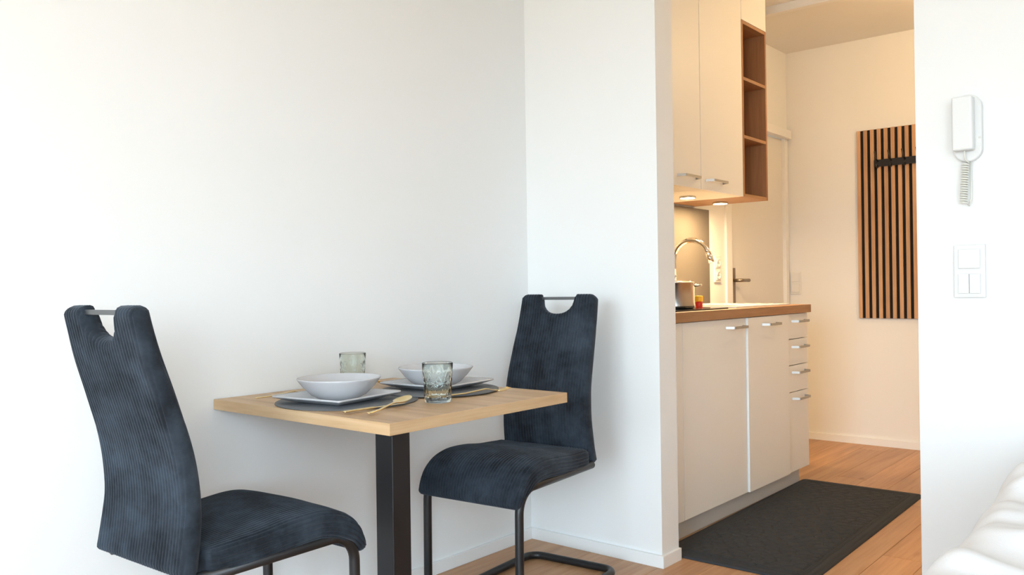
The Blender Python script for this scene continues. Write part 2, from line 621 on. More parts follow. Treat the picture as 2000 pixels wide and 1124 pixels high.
# worktop with cut-out for the sink
wt = bmesh.new()
SX0, SX1, SY0, SY1 = 0.07, 0.44, 0.93, 1.27
for b in ((KX + 0.001, 0.554, PT + 0.002, SY0), (KX + 0.001, 0.554, SY1, 1.643), (KX + 0.001, SX0, SY0, SY1), (SX1, 0.554, SY0, SY1)):
    box_bm(wt, b[0], b[1], b[2], b[3], WT0, WT1)
bmesh.ops.remove_doubles(wt, verts=wt.verts, dist=1e-5)
tag(link('worktop', bm_mesh(wt, 'worktop'), MT['kitchen_oak']), 'oak worktop over the white base cabinets', 'worktop')
tag(box('splashback', KX + 0.0005, KX + 0.010, PT + 0.002, 1.685, WT1, 1.455, MT['splash'], None, 0.001), 'taupe splashback panel behind the tap', 'splashback')

# hob
hob = empty('hob', (0, 0, WT1))
tag(hob, 'black glass hob set in the oak worktop', 'hob')
box('glass_plate', 0.02, 0.500, 0.20, 0.80, 0.0, 0.006, MT['hob'], hob, 0.002)
for (hx, hy, hr) in ((0.14, 0.36, 0.07), (0.37, 0.36, 0.09), (0.14, 0.64, 0.09), (0.37, 0.60, 0.09)):
    V, Fc = lathe([(hr - 0.003, 0.0060), (hr - 0.003, 0.0064), (hr, 0.0064), (hr, 0.0060)], 40)
    pydata('cooking_zone', V, Fc, MT['rubber'], hob, False, (hx, hy, 0))

# pot
pot = empty('saucepan', (0.340, 0.60, WT1 + 0.0066), math.radians(-48))
tag(pot, 'stainless steel saucepan standing on the hob', 'saucepan')
V, Fc = lathe([(0, 0.001), (0.082, 0.0), (0.088, 0.004), (0.089, 0.012), (0.089, 0.112), (0.091, 0.114), (0.088, 0.115), (0.086, 0.112), (0.086, 0.012), (0, 0.010)], 56)
pydata('body', V, Fc, MT['steel'], pot)
V, Fc = lathe([(0, 0.124), (0.04, 0.123), (0.082, 0.118), (0.087, 0.1165), (0.087, 0.1150), (0, 0.115)], 48)
lid = pydata('lid', V, Fc, MT['chrome'], pot)
V, Fc = lathe([(0.006, 0.123), (0.006, 0.133), (0.015, 0.137), (0.016, 0.144), (0.010, 0.147), (0, 0.147)], 20)
pydata('knob', V, Fc, MT['chrome'], lid)
for s in (1, -1):
    hp = [(s * 0.030, 0.082 if True else 0, 0.098), (s * 0.030, 0.116, 0.102), (-s * 0.030, 0.116, 0.102), (-s * 0.030, 0.082, 0.098)]
    hp = [(px, py * s, pz) for px, py, pz in hp]
    tube('handle', fillet(hp, [0, 0.012, 0.012, 0]), 0.0045, MT['chrome'], pot)

# small red bottle with yellow cap
bt = empty('bottle', (0.318, 0.872, WT1))
tag(bt, 'small red bottle with a yellow cap beside the hob', 'bottle')
V, Fc = lathe([(0, 0), (0.015, 0), (0.017, 0.003), (0.017, 0.026), (0.014, 0.031), (0, 0.031)], 28)
pydata('body', V, Fc, MT['red'], bt)
V, Fc = lathe([(0, 0.031), (0.018, 0.031), (0.0185, 0.035), (0.0185, 0.055), (0.017, 0.058), (0, 0.059)], 28)
pydata('cap', V, Fc, MT['yellow'], bt)

# sink
sk = empty('sink', (0, 0, WT1))
tag(sk, 'pale sink with ribbed drainer set in the oak worktop', 'sink')
MT['sink'] = mat('cream_composite', (0.80, 0.79, 0.76), 0.3)
rim = bmesh.new()
for b in ((0.03, 0.49, 0.90, SY0 + 0.012), (0.03, SX0 + 0.012, SY0 + 0.012, SY1 - 0.012), (SX1 - 0.012, 0.49, SY0 + 0.012, SY1 - 0.012), (0.03, 0.49, SY1 - 0.012, 1.53)):
    box_bm(rim, b[0], b[1], b[2], b[3], 0.0005, 0.007)
bmesh.ops.remove_doubles(rim, verts=rim.verts, dist=1e-5)
link('rim', bm_mesh(rim, 'rim'), MT['sink'], sk)
bw = bmesh.new()
for b in ((SX0 + 0.004, SX0 + 0.012, SY0 + 0.004, SY1 - 0.004, -0.15, 0.002), (SX1 - 0.012, SX1 - 0.004, SY0 + 0.004, SY1 - 0.004, -0.15, 0.002),
          (SX0 + 0.012, SX1 - 0.012, SY0 + 0.004, SY0 + 0.012, -0.15, 0.002), (SX0 + 0.012, SX1 - 0.012, SY1 - 0.012, SY1 - 0.004, -0.15, 0.002),
          (SX0 + 0.004, SX1 - 0.004, SY0 + 0.004, SY1 - 0.004, -0.158, -0.15)):
    box_bm(bw, *b)
link('basin', bm_mesh(bw, 'basin'), MT['sink'], sk)
for k in range(6):
    box('drainer_rib', 0.08 + 0.065 * k, 0.086 + 0.065 * k, 1.30, 1.50, 0.007, 0.0095, MT['sink'], sk, 0.001)

# tap
tp = empty('tap', (0.050, 1.12, WT1 + 0.007))
tag(tp, 'chrome arched kitchen tap over the sink', 'tap')
V, Fc = lathe([(0, 0), (0.026, 0), (0.026, 0.006), (0.020, 0.010), (0.020, 0.090), (0.016, 0.098), (0, 0.098)], 28)
pydata('base', V, Fc, MT['chrome'], tp)
path = [(0, 0, 0.09), (0, 0, 0.228)]
for k in range(1, 19):
    a = math.pi * k / 18 * 0.90
    path.append((0.098 - 0.098 * math.cos(a), 0.0, 0.228 + 0.098 * math.sin(a)))
tube('spout', path, [0.0130] * len(path), MT['chrome'], tp, 16)
e0 = Vector(path[-1])
d0 = (Vector(path[-1]) - Vector(path[-2])).normalized()
tube('nozzle', [e0 - d0 * 0.004, e0 + d0 * 0.050], 0.0152, MT['chrome'], tp, 16)
tube('lever', [(0.0, 0.018, 0.070), (0.0, 0.030, 0.072), (0.012, 0.085, 0.088)], 0.0055, MT['chrome'], tp, 12)

# wall cabinets
UX, UZ, UT = 0.380, 1.465, 2.555


def wall_unit(name, y0, y1, z0, z1, label, hy=None, open_bottom=False):
    c = empty(name, (0, 0, 0))
    tag(c, label, 'cabinet', 'kitchenette wall units')
    boxes('body', [(KX + 0.002, UX - 0.019, y0 + 0.0005, y1 - 0.0005, z0, z1)], MT['carcass'], c)
    d = box('door', UX - 0.018, UX, y0 + 0.0015, y1 - 0.0015, z0, z1, MT['front'], c, 0.0015)
    if hy:
        bow_handle(d, hy[0], hy[1], 1.510, UX, 0.036, 0.0055)
    return c


wall_unit('wall_cabinet', 0.342, 0.790, UZ, UT, 'white wall cabinet with the left bow handle above the hob', (0.572, 0.742))
wall_unit('wall_cabinet', 0.792, 1.234, UZ, UT, 'white wall cabinet with the right bow handle beside the oak shelf', (0.838, 1.010))
wall_unit('wall_cabinet', 1.236, 1.530, 2.345, UT, 'short white wall cabinet above the oak shelf')
sh = empty('open_shelf', (0, 0, 0))
tag(sh, 'oak open shelf with three compartments beside wall cabinets', 'shelf')
T = 0.016
box('side_panel', KX + 0.002, UX, 1.237, 1.237 + T, UZ, 2.343, MT['shelf_oak'], sh, 0.001)
box('side_panel', KX + 0.002, UX, 1.530 - T, 1.530, UZ, 2.343, MT['shelf_oak'], sh, 0.001)
box('back_panel', KX + 0.002, KX + 0.012, 1.237 + T, 1.530 - T, UZ + T, 2.343 - T, MT['shelf_oak'], sh, 0.0)
for z in (UZ, 1.757, 2.047, 2.343 - T):
    box('shelf_board', KX + 0.012, UX - 0.001, 1.237 + T, 1.530 - T, z, z + T, MT['kitchen_oak'], sh, 0.001)


def spot(x, y, label):
    s = empty('under_cabinet_spot', (x, y, UZ))
    tag(s, label, 'lamp', 'under-cabinet spots')
    V, Fc = lathe([(0.038, 0), (0.040, -0.002), (0.040, -0.007), (0.038, -0.009), (0.035, -0.009), (0.035, 0)], 32)
    pydata('ring', V, Fc, MT['steel'], s)
    V, Fc = lathe([(0, -0.0105), (0.035, -0.0105), (0.035, -0.004), (0, -0.004)], 32)
    pydata('lens', V, Fc, MT['spot'], s)
    l = bpy.data.lights.new('under_cabinet_glow', 'AREA')
    l.shape = 'DISK'
    l.size = 0.06
    l.energy = 9.5
    l.color = WARM
    lo = bpy.data.objects.new('under_cabinet_glow', l)
    COL.objects.link(lo)
    lo.location = (0, 0, -0.012)
    lo.parent = s
    return s


spot(0.188, 1.019, 'left glowing round spot under the white wall cabinet')
spot(0.168, 1.410, 'right glowing round spot under the oak shelf')

# hall pendant lamp (beyond the frame, over the hall floor)
hl = empty('pendant_lamp', (1.42, 1.80, 2.40))
tag(hl, 'round warm glowing pendant lamp in the hall', 'lamp')
V, Fc = lathe([(0, -0.09)] + [(0.09 * math.sin(math.pi * k / 16), -0.09 * math.cos(math.pi * k / 16)) for k in range(1, 15)] + [(0.03, 0.085)], 40)
pydata('globe', V, Fc, MT['lampglow'], hl)
tube('cable', [(0, 0, 0.085), (0, 0, HC - 2.40 - 0.02)], 0.004, MT['plastic'], hl, 8)
V, Fc = lathe([(0, HC - 2.40), (0.05, HC - 2.40), (0.05, HC - 2.264), (0, HC - 2.27)], 32)
pydata('canopy', V, Fc, MT['plastic'], hl)
V, Fc = lathe([(0, 0.10), (0.032, 0.098), (0.034, 0.080), (0, 0.080)], 24)
pydata('socket', V, Fc, MT['plastic'], hl)

# ------------------------------------------------------------------ slatted coat panel
cp = empty('slat_panel', (0.416, YB, 0.805))
tag(cp, 'oak slat panel on black felt hanging on the hall end wall', 'wall panel')
PWD, PH = 0.602, 1.190
box('felt_backing', 0.0, PWD, -0.009, -0.0005, 0.0, PH, MT['felt'], cp, 0.0)
SLP, SLW = 0.0410, 0.0225
bm = bmesh.new()
box_bm(bm, 0, SLW, -0.020, -0.009, 0, PH, 0.001, 1)
slat_me = bm_mesh(bm, 'slat')
slat_me.materials.append(MT['slat_oak'])
k = 0
while k * SLP + SLW <= PWD + 0.001:
    link('slat', slat_me, None, cp, (k * SLP, 0, 0))
    k += 1
rk = empty('coat_rack', (0.535, YB - 0.020, 1.778))
tag(rk, 'black coat hook rail mounted on the oak slat panel', 'coat rack')
box('rail', -0.012, 0.40, -0.012, 0.0, -0.022, 0.022, MT['black'], rk, 0.002)
for k in range(5):
    hx = 0.012 + 0.080 * k
    V, Fc = tube_data(fillet([(hx, -0.010, -0.018), (hx, -0.030, -0.034), (hx, -0.042, -0.010)], [0, 0.010, 0]), 0.0054, 10)
    tube_data(fillet([(hx, -0.010, 0.010), (hx, -0.040, 0.018), (hx - 0.004, -0.060, 0.068)], [0, 0.014, 0]), 0.0054, 10, True, V, Fc)
    pydata('hook', V, Fc, MT['black'], rk)


# ------------------------------------------------------------------ switches and intercom
def rocker_plate(name, label, cat, loc, rz, kinds, w=0.082, h=0.152, group=None):
    """frame in the local x/z plane, front towards local -y"""
    t = empty(name, loc, rz)
    tag(t, label, cat, group)
    bm = bmesh.new()
    box_bm(bm, -w / 2, w / 2, -0.009, 0, -h / 2, h / 2, 0.004, 3)
    link('frame', bm_mesh(bm, 'frame'), MT['plastic'], t)
    for i, kd in enumerate(kinds):
        zc = (0.5 - i) * 0.071
        if kd == 'rocker':
            box('rocker', -0.028, 0.028, -0.0145, -0.008, zc - 0.028, zc + 0.028, MT['plastic'], t, 0.003, 3)
        elif kd == 'double':
            for s in (-1, 1):
                box('rocker', min(s * 0.0285, s * 0.0006), max(s * 0.0285, s * 0.0006), -0.0145, -0.008, zc - 0.028, zc + 0.028, MT['plastic'], t, 0.002, 3)
        else:
            bm = bmesh.new()
            box_bm(bm, -0.028, 0.028, -0.012, -0.008, zc - 0.028, zc + 0.028, 0.002, 2)
            link('socket_insert', bm_mesh(bm, 'socket_insert'), MT['plastic'], t)
            V, Fc = lathe([(0, 0.0005), (0.0185, 0.0005), (0.0195, 0.006), (0.0215, 0.006), (0.0215, 0.0)], 32)
            V = [(vx, -0.0125 - vz * 0.6, vy + zc) for vx, vy, vz in V]
            so = pydata('socket_cup', V, Fc, MT['plastic'], t)
            for s in (-1, 1):
                V, Fc = lathe([(0, 0), (0.003, 0), (0.003, 0.0012), (0, 0.0012)], 12)
                V = [(vx + s * 0.0095, -0.0130 - vz, vy + zc) for vx, vy, vz in V]
                pydata('pin_hole', V, Fc, MT['rubber'], so)
    return t


rocker_plate('light_switch', 'white double light switch plate below the intercom', 'switch', (1.632, 0.0, 1.058), 0, ('rocker', 'double'))
rocker_plate('light_switch', 'white double switch plate on the hall end wall beside the door', 'switch', (0.002, YB, 1.036), 0, ('rocker', 'rocker'), w=0.072)
rocker_plate('power_socket', 'white double power socket between splashback and hall door', 'socket', (KX, 1.790, 1.120), math.radians(90), ('socket', 'socket'))

ic = empty('intercom', (1.634, 0.0, 1.466))
tag(ic, 'white wall intercom with handset and coiled cord', 'intercom')


def stadium(w, h, y0, y1, xs, n=16, bev=0.004):
    """stadium outline in x/z extruded along y with a softened front edge"""
    r = w / 2
    def ring(off):
        pts = []
        rr = r - off
        for k in range(n + 1):
            a = math.pi * k / n
            pts.append((xs + rr * math.cos(a), h / 2 - r + rr * math.sin(a)))
        for k in range(n + 1):
            a = math.pi + math.pi * k / n
            pts.append((xs + rr * math.cos(a), -h / 2 + r + rr * math.sin(a)))
        return pts
    layers = [(0, y0), (0, y1 + bev), (bev * 0.3, y1 + bev * 0.3), (bev, y1)]
    V, Fc = [], []
    m = 2 * (n + 1)
    for off, y in layers:
        for (px, pz) in ring(off):
            V.append((px, y, pz))
    for i in range(len(layers) - 1):
        for k in range(m):
            k2 = (k + 1) % m
            Fc.append((i * m + k, i * m + k2, (i + 1) * m + k2, (i + 1) * m + k))
    Fc.append(tuple(range(m)))
    Fc.append(tuple((len(layers) - 1) * m + k for k in range(m)))
    return V, Fc


V, Fc = stadium(0.074, 0.192, 0.0, -0.020, 0.0)
pydata('base', V, Fc, MT['plastic'], ic, False)
bm = bmesh.new()
box_bm(bm, -0.033, 0.020, -0.055, -0.020, -0.066, 0.086, 0.007, 3)
hs_ = link('handset', bm_mesh(bm, 'handset'), MT['plastic'], ic)
box('grip_groove', -0.030, 0.017, -0.0558, -0.0545, -0.0605, -0.0590, MT['cord_plastic'], hs_, 0.0)
V, Fc = lathe([(0, -0.001), (0.003, -0.001), (0.003, 0.001), (0, 0.001)], 12)
pydata('call_button', [(0.0315 + vx, -0.0205 - vz, -0.030 + vy) for vx, vy, vz in V], Fc, MT['cord_plastic'], ic)
path = [(-0.004, -0.040, -0.066), (-0.004, -0.034, -0.090)]
NT = 17
for k in range(NT * 12 + 1):
    a = 2 * math.pi * k / 12
    t = k / (NT * 12)
    path.append((-0.006 - 0.006 * t + 0.0085 * math.cos(a), -0.022 + 0.0085 * math.sin(a), -0.098 - 0.115 * t))
path += [(0.000, -0.012, -0.220), (0.006, -0.008, -0.200), (0.006, -0.008, -0.094)]
tube('coiled_cord', path, 0.0023, MT['cord_plastic'], ic, 6)

# ------------------------------------------------------------------ kitchen mat
import numpy as np
rng = np.random.default_rng(3)
MW, ML = 0.586, 1.52
nx, ny = 150, 400
gx = np.linspace(0, MW, nx)
gy = np.linspace(0, ML, ny)
GX, GY = np.meshgrid(gx, gy, indexing='ij')
seeds = []
cw, cl = 0.060, 0.040
for i in range(int(MW / cw) + 2):
    for j in range(int(ML / cl) + 2):
        seeds.append(((i - 0.5 + 0.5 * (j % 2)) * cw + rng.uniform(-.016, .016), (j - 0.5) * cl + rng.uniform(-.012, .012)))
seeds = np.array(seeds)
d1 = np.full(GX.shape, 9.0)
d2 = np.full(GX.shape, 9.0)
for sx_, sy_ in seeds:
    d = np.hypot((GX - sx_) * 0.8, GY - sy_)
    d2 = np.minimum(d2, np.maximum(d1, d))
    d1 = np.minimum(d1, d)
edge = np.clip((d2 - d1) / 0.013, 0, 1)
hgt = 0.0020 + 0.0078 * np.sqrt(edge)
bd = np.minimum(np.minimum(GX, MW - GX), np.minimum(GY, ML - GY))
border = 0.0095 - 0.0062 * (np.exp(-((bd - 0.062) / 0.0035) ** 2) + np.exp(-((bd - 0.046) / 0.0035) ** 2) + 0.8 * np.exp(-((bd - 0.016) / 0.004) ** 2))
hgt = np.where(bd < 0.066, border, hgt)
hgt = np.where(bd < 0.010, 0.002 + 0.0068 * np.sqrt(np.clip(bd / 0.010, 0, 1)), hgt)
# rounded corners: pull the corner vertices in
rc = 0.03
PX, PY = GX.copy(), GY.copy()
cxx = np.clip(PX, rc, MW - rc)
cyy = np.clip(PY, rc, ML - rc)
dx, dy = PX - cxx, PY - cyy
mxx = np.maximum(np.abs(dx), np.abs(dy))
ll = np.hypot(dx, dy)
f = np.where(ll > 1e-9, mxx / np.maximum(ll, 1e-9), 1.0)
PX, PY = cxx + dx * f, cyy + dy * f
V = [(float(PX[i, j]), float(PY[i, j]), float(hgt[i, j])) for i in range(nx) for j in range(ny)]
Fc = [(i * ny + j, (i + 1) * ny + j, (i + 1) * ny + j + 1, i * ny + j + 1) for i in range(nx - 1) for j in range(ny - 1)]
ring = [i * ny for i in range(nx)] + [(nx - 1) * ny + j for j in range(1, ny)] + [i * ny + ny - 1 for i in range(nx - 2, -1, -1)] + [j for j in range(ny - 2, 0, -1)]
b0 = len(V)
V += [(V[q][0], V[q][1], 0.0) for q in ring]
for q in range(len(ring)):
    q2 = (q + 1) % len(ring)
    Fc.append((ring[q], ring[q2], b0 + q2, b0 + q))
Fc.append(tuple(b0 + q for q in range(len(ring))))
km = pydata('floor_mat', V, Fc, MT['mat_rubber'], None, True, (0.512, 0.140, 0.0005))
km.rotation_euler = (0, 0, math.radians(0.7))
tag(km, 'charcoal floor mat with embossed pebble pattern before the cabinets', 'mat')

# ------------------------------------------------------------------ dining table
TW, TY0, TY1, TZ, TT = 0.7429, -1.4206, -0.7455, 0.726, 0.0285
tb = empty('dining_table', (0.37, -1.08, 0))
tag(tb, 'small square oak dining table on one black column', 'table')
tt = box('tabletop', 0.003 - 0.37, TW - 0.37, TY0 + 1.08, TY1 + 1.08, TZ - TT, TZ, MT['table_oak'], tb, 0.0012)
tt.data.materials.append(MT['table_oak_y'])
for p in tt.data.polygons:
    if abs(p.normal.x) > 0.7:
        p.material_index = 1
box('column', -0.036, 0.036, -0.034, 0.034, 0.008, TZ - TT - 0.004, MT['column'], tb, 0.004, 3)
box('mounting_plate', -0.15, 0.15, -0.15, 0.15, TZ - TT - 0.004, TZ - TT, MT['black'], tb, 0.001)
box('base_plate', -0.20, 0.20, -0.20, 0.20, 0.0, 0.008, MT['black'], tb, 0.002)

# ------------------------------------------------------------------ chairs
PITCH = 0.0113


def wale(u):
    s = abs(math.sin(math.pi * u / PITCH))
    return -0.0046 * (1 - min(1.0, s * 1.15) ** 0.75)


BACK_FRONT = [(0.40, -0.010), (0.45, 0.0), (0.52, 0.010), (0.58, 0.014), (0.65, 0.008), (0.72, -0.007), (0.80, -0.031), (0.90, -0.063), (1.005, -0.088)]


def make_back():
    Tn = 0.046
    z0, z1 = 0.425, 1.003
    # arc length table of the mid surface
    n = 400
    pts = []
    for i in range(n + 1):
        z = z0 + (z1 - z0) * i / n
        pts.append((interp(z, BACK_FRONT) - Tn / 2, z))
    arc = [0]
    for a, b in zip(pts[:-1], pts[1:]):
        arc.append(arc[-1] + math.hypot(b[0] - a[0], b[1] - a[1]))
    Ltot = arc[-1]

    def at(v):
        f_ = v / Ltot * n
        i = max(0, min(n - 1, int(f_)))
        t = f_ - i
        p = (pts[i][0] * (1 - t) + pts[i + 1][0] * t, pts[i][1] * (1 - t) + pts[i + 1][1] * t)
        i0, i1 = max(0, i - 4), min(n, i + 5)
        tx, tz = pts[i1][0] - pts[i0][0], pts[i1][1] - pts[i0][1]
        l_ = math.hypot(tx, tz)
        return p, (tz / l_, -tx / l_)     # normal towards +y (front)

    hw_top, hw_bot = 0.155, 0.187
    HN, DN = 0.076, 0.072                 # notch half width and depth
    RC = 0.026
    ncol = int(2 * 0.19 / PITCH * 8)
    nrow = 64
    V, Fc = [], []
    idx = {}

    def hw(v):
        return hw_bot + (hw_top - hw_bot) * min(1, v / Ltot) ** 1.0

    for side in (0, 1):
        for i in range(ncol + 1):
            q = -1 + 2 * i / ncol
            ur = abs(q) * hw_top
            vend = Ltot
            if ur < HN:
                vend = Ltot - DN * math.sqrt(max(0, 1 - (ur / HN) ** 2.3))
            if ur > hw_top - RC:
                vend = Ltot - (RC - math.sqrt(max(0, RC * RC - (ur - hw_top + RC) ** 2)))
            ub = abs(q) * hw_bot
            vst = 0.0
            if ub > hw_bot - 0.012:
                vst = 0.012 - math.sqrt(max(0, 0.012 ** 2 - (ub - hw_bot + 0.012) ** 2))
            for j in range(nrow + 1):
                t = j / nrow
                # denser rows near both ends
                t = 0.5 - 0.5 * math.cos(math.pi * t) if False else t
                if t < 0.12:
                    t = 0.12 * (t / 0.12) ** 1.6
                elif t > 0.80:
                    t = 1 - 0.20 * ((1 - t) / 0.20) ** 1.6
                v = vst + (vend - vst) * t
                h_ = hw(v)
                u = q * h_
                d = min(h_ - abs(u), v - vst + 1e-9, vend - v)
                if v > Ltot - DN - 0.03:
                    e_ = (math.sqrt((u / HN) ** 2 + ((Ltot - v) / DN) ** 2) - 1) * HN * 0.97
                    if abs(ur) >= HN:
                        d = min(d, max(0.0, e_) if v > Ltot - DN else d)
                d = max(0.0, d)
                r_ = 0.021
                w_ = min(1.0, d / r_)
                th = (1 - (1 - w_) ** 2.4) ** (1 / 2.4)
                if t in (0.0, 1.0) or i in (0, ncol):
                    th = 0.0
                (py, pz), (ny_, nz_) = at(v)
                pad = 1.0 + 0.10 * math.sin(math.pi * min(1, max(0, v / Ltot))) * (1 - q * q)
                off = (Tn / 2) * th * pad + (wale(u) + 0.0011 * mnoise.noise(Vector((u * 16, v * 9, side * 5)))) * th
                s = 1 if side == 0 else -1
                if th == 0.0:
                    key = (i, j)
                    if key in idx and side == 1:
                        idx[(side, i, j)] = idx[key]
                        continue
                    idx[key] = len(V)
                idx[(side, i, j)] = len(V)
                V.append((u, py + ny_ * off * s, pz + nz_ * off * s))
        for i in range(ncol):
            for j in range(nrow):
                a, b, c, d_ = idx[(side, i, j)], idx[(side, i + 1, j)], idx[(side, i + 1, j + 1)], idx[(side, i, j + 1)]
                Fc.append((a, b, c, d_) if side == 0 else (a, d_, c, b))
    return V, Fc


SEAT_TOP = [(0.012, 0.480), (0.06, 0.481), (0.14, 0.485), (0.22, 0.493), (0.29, 0.497), (0.335, 0.494), (0.380, 0.482), (0.415, 0.461), (0.444, 0.430), (0.460, 0.398), (0.466, 0.372)]


def make_seat():
    # path through the top surface, arc-length sampled
    src = [Vector((0, y, z)) for y, z in SEAT_TOP]
    dense = []
    for i in range(len(src) - 1):
        p0 = src[max(0, i - 1)]
        p1, p2 = src[i], src[i + 1]
        p3 = src[min(len(src) - 1, i + 2)]
        for k in range(12):
            t = k / 12
            dense.append(0.5 * ((2 * p1) + (p2 - p0) * t + (2 * p0 - 5 * p1 + 4 * p2 - p3) * t * t + (-p0 + 3 * p1 - 3 * p2 + p3) * t ** 3))
    dense.append(src[-1])
    arc = [0.0]
    for a, b in zip(dense[:-1], dense[1:]):
        arc.append(arc[-1] + (b - a).length)
    Ls = arc[-1]
    nseg = 70
    V, Fc = [], []
    rc = 0.020
    ring_n = None
    for k in range(nseg + 1):
        s = Ls * k / nseg
        # cluster near the ends
        tt_ = k / nseg
        if tt_ < 0.1:
            s = Ls * 0.1 * (tt_ / 0.1) ** 1.7
        if tt_ > 0.9:
            s = Ls * (1 - 0.1 * ((1 - tt_) / 0.1) ** 1.7)
        i = 0
        while i < len(arc) - 2 and arc[i + 1] < s:
            i += 1
        f_ = (s - arc[i]) / max(1e-9, arc[i + 1] - arc[i])
        p = dense[i].lerp(dense[i + 1], f_)
        a0, a1 = dense[max(0, i - 3)], dense[min(len(dense) - 1, i + 4)]
        t = (a1 - a0).normalized()
        nrm = Vector((0, -t.z, t.y))      # upward normal
        if nrm.z < 0 and abs(nrm.y) < 0.5:
            nrm = -nrm
        thick = interp(s, [(0, 0.066), (Ls * 0.5, 0.068), (Ls * 0.78, 0.066), (Ls * 0.9, 0.052), (Ls, 0.036)])
        hwid = interp(s, [(0, 0.190), (Ls * 0.3, 0.196), (Ls * 0.8, 0.200), (Ls, 0.196)])
        end = min(s, Ls - s)
        r_end = 0.016
        q = min(1.0, end / r_end)
        shrink = r_end * (1 - math.sqrt(max(0.0, 1 - (1 - q) ** 2)))
        hx = hwid - shrink
        hz = thick / 2 - shrink * 0.95
        r = min(rc, hz * 0.95)
        c = p - nrm * (thick / 2)
        # rounded rectangle with even arc-length samples
        per = 4 * (hx - r) + 4 * (hz - r) + 2 * math.pi * r
        nper = int(0.92 / PITCH * 7)
        if ring_n is None:
            ring_n = nper
        crown = 0.010 * math.sin(math.pi * min(1, s / (Ls * 0.9)))
        for m_ in range(ring_n):
            u = per * m_ / ring_n
            segs = [('top', 2 * (hx - r)), ('c1', math.pi * r / 2), ('right', 2 * (hz - r)), ('c2', math.pi * r / 2),
                    ('bot', 2 * (hx - r)), ('c3', math.pi * r / 2), ('left', 2 * (hz - r)), ('c4', math.pi * r / 2)]
            uu = u
            for nm, ln in segs:
                if uu <= ln or nm == 'c4':
                    break
                uu -= ln
            if nm == 'top':
                px, pz, nx_, nz_ = -(hx - r) + uu, hz, 0, 1
            elif nm == 'bot':
                px, pz, nx_, nz_ = (hx - r) - uu, -hz, 0, -1
            elif nm == 'right':
                px, pz, nx_, nz_ = hx, (hz - r) - uu, 1, 0
            elif nm == 'left':
                px, pz, nx_, nz_ = -hx, -(hz - r) + uu, -1, 0
            else:
                ccx = {'c1': (hx - r, hz - r, math.pi / 2), 'c2': (hx - r, -(hz - r), 0), 'c3': (-(hx - r), -(hz - r), -math.pi / 2), 'c4': (-(hx - r), hz - r, math.pi)}[nm]
                a = ccx[2] - uu / max(r, 1e-6)
                nx_, nz_ = math.cos(a), math.sin(a)
                px, pz = ccx[0] + r * nx_, ccx[1] + r * nz_
            w_ = wale(0.92 * m_ / ring_n) * q + 0.0012 * mnoise.noise(Vector((px * 14, s * 14, pz * 14)))
            px += nx_ * w_
            pz += nz_ * w_
            if pz > 0:
                pz += crown * (1 - (px / hwid) ** 2)
            V.append(c + Vector((px, 0, 0)) + nrm * pz)
    for k in range(nseg):
        for m_ in range(ring_n):
            m2 = (m_ + 1) % ring_n
            Fc.append((k * ring_n + m_, k * ring_n + m2, (k + 1) * ring_n + m2, (k + 1) * ring_n + m_))
    Fc.append(tuple(range(ring_n)))
    Fc.append(tuple(nseg * ring_n + m_ for m_ in range(ring_n)))
    return V, Fc


def make_chair(label):
    t = empty('cantilever_chair', (0, 0, 0))
    tag(t, label, 'chair', 'corduroy chairs at the table')
    V, Fc = make_back()
    bk = pydata('backrest', V, Fc, MT['cord'], t)
    V, Fc = make_seat()
    pydata('seat', V, Fc, MT['cord'], t)
    # grab bar in the notch of the backrest
    bm = bmesh.new()
    box_bm(bm, -0.090, 0.090, -0.1145, -0.1055, 0.983, 0.994, 0.002, 2)
    link('grab_bar', bm_mesh(bm, 'grab_bar'), MT['bar'], bk)
    w = 0.180
    r = 0.0135
    top = 0.418
    pts = [(w, -0.010, top + 0.004), (w, 0.426, top + 0.002), (w, 0.430, r), (w, -0.175, r), (-w, -0.175, r), (-w, 0.430, r), (-w, 0.426, top + 0.002), (-w, -0.010, top + 0.004)]
    path = fillet(pts, [0, 0.072, 0.075, 0.05, 0.05, 0.075, 0.072, 0], 10)
    tube('frame', path, r, MT['black'], t, 16)
    tube('seat_rail', [(-w, 0.02, top), (w, 0.02, top)], 0.010, MT['black'], t, 12)
    for (fx_, fy_) in ((w - 0.03, -0.175), (-w + 0.03, -0.175)):
        V, Fc = lathe([(0, 0), (0.007, 0), (0.008, 0.004), (0.006, 0.008), (0, 0.008)], 14)
        pydata('foot_glide', V, Fc, MT['rubber'], t, True, (fx_, fy_, -0.0005))
    return t


def copy_tree(o, parent=None):
    c = o.copy()
    COL.objects.link(c)
    if parent is not None:
        c.parent = parent
    for ch in list(o.children):
        copy_tree(ch, c)
    return c


ch1 = make_chair('dark corduroy cantilever chair seen from behind, left of the table')
ch1.location = (0.342, -1.767, 0.0)
ch1.rotation_euler = (0, 0, math.radians(2.2))
ch2 = copy_tree(ch1)
ch2['label'] = 'dark corduroy cantilever chair facing the camera, before the partition wall'
ch2.location = (0.354, -0.352, 0.0)
ch2.rotation_euler = (0, 0, math.radians(180 + 5.0))

# ------------------------------------------------------------------ table setting


def disc_mat(name, r, loc, label):
    V, Fc = lathe([(0, 0), (r - 0.001, 0), (r, 0.001), (r, 0.0022), (r - 0.001, 0.003), (0, 0.003)], 96)
    o = pydata(name, V, Fc, MT['placemat'], None, True, loc)
    return tag(o, label, 'placemat', 'round placemats on the table')


ZT = TZ + 0.0003
disc_mat('placemat', 0.192, (0.353, -1.226, ZT), 'round grey placemat at the near end of the table')
ZM = ZT + 0.003


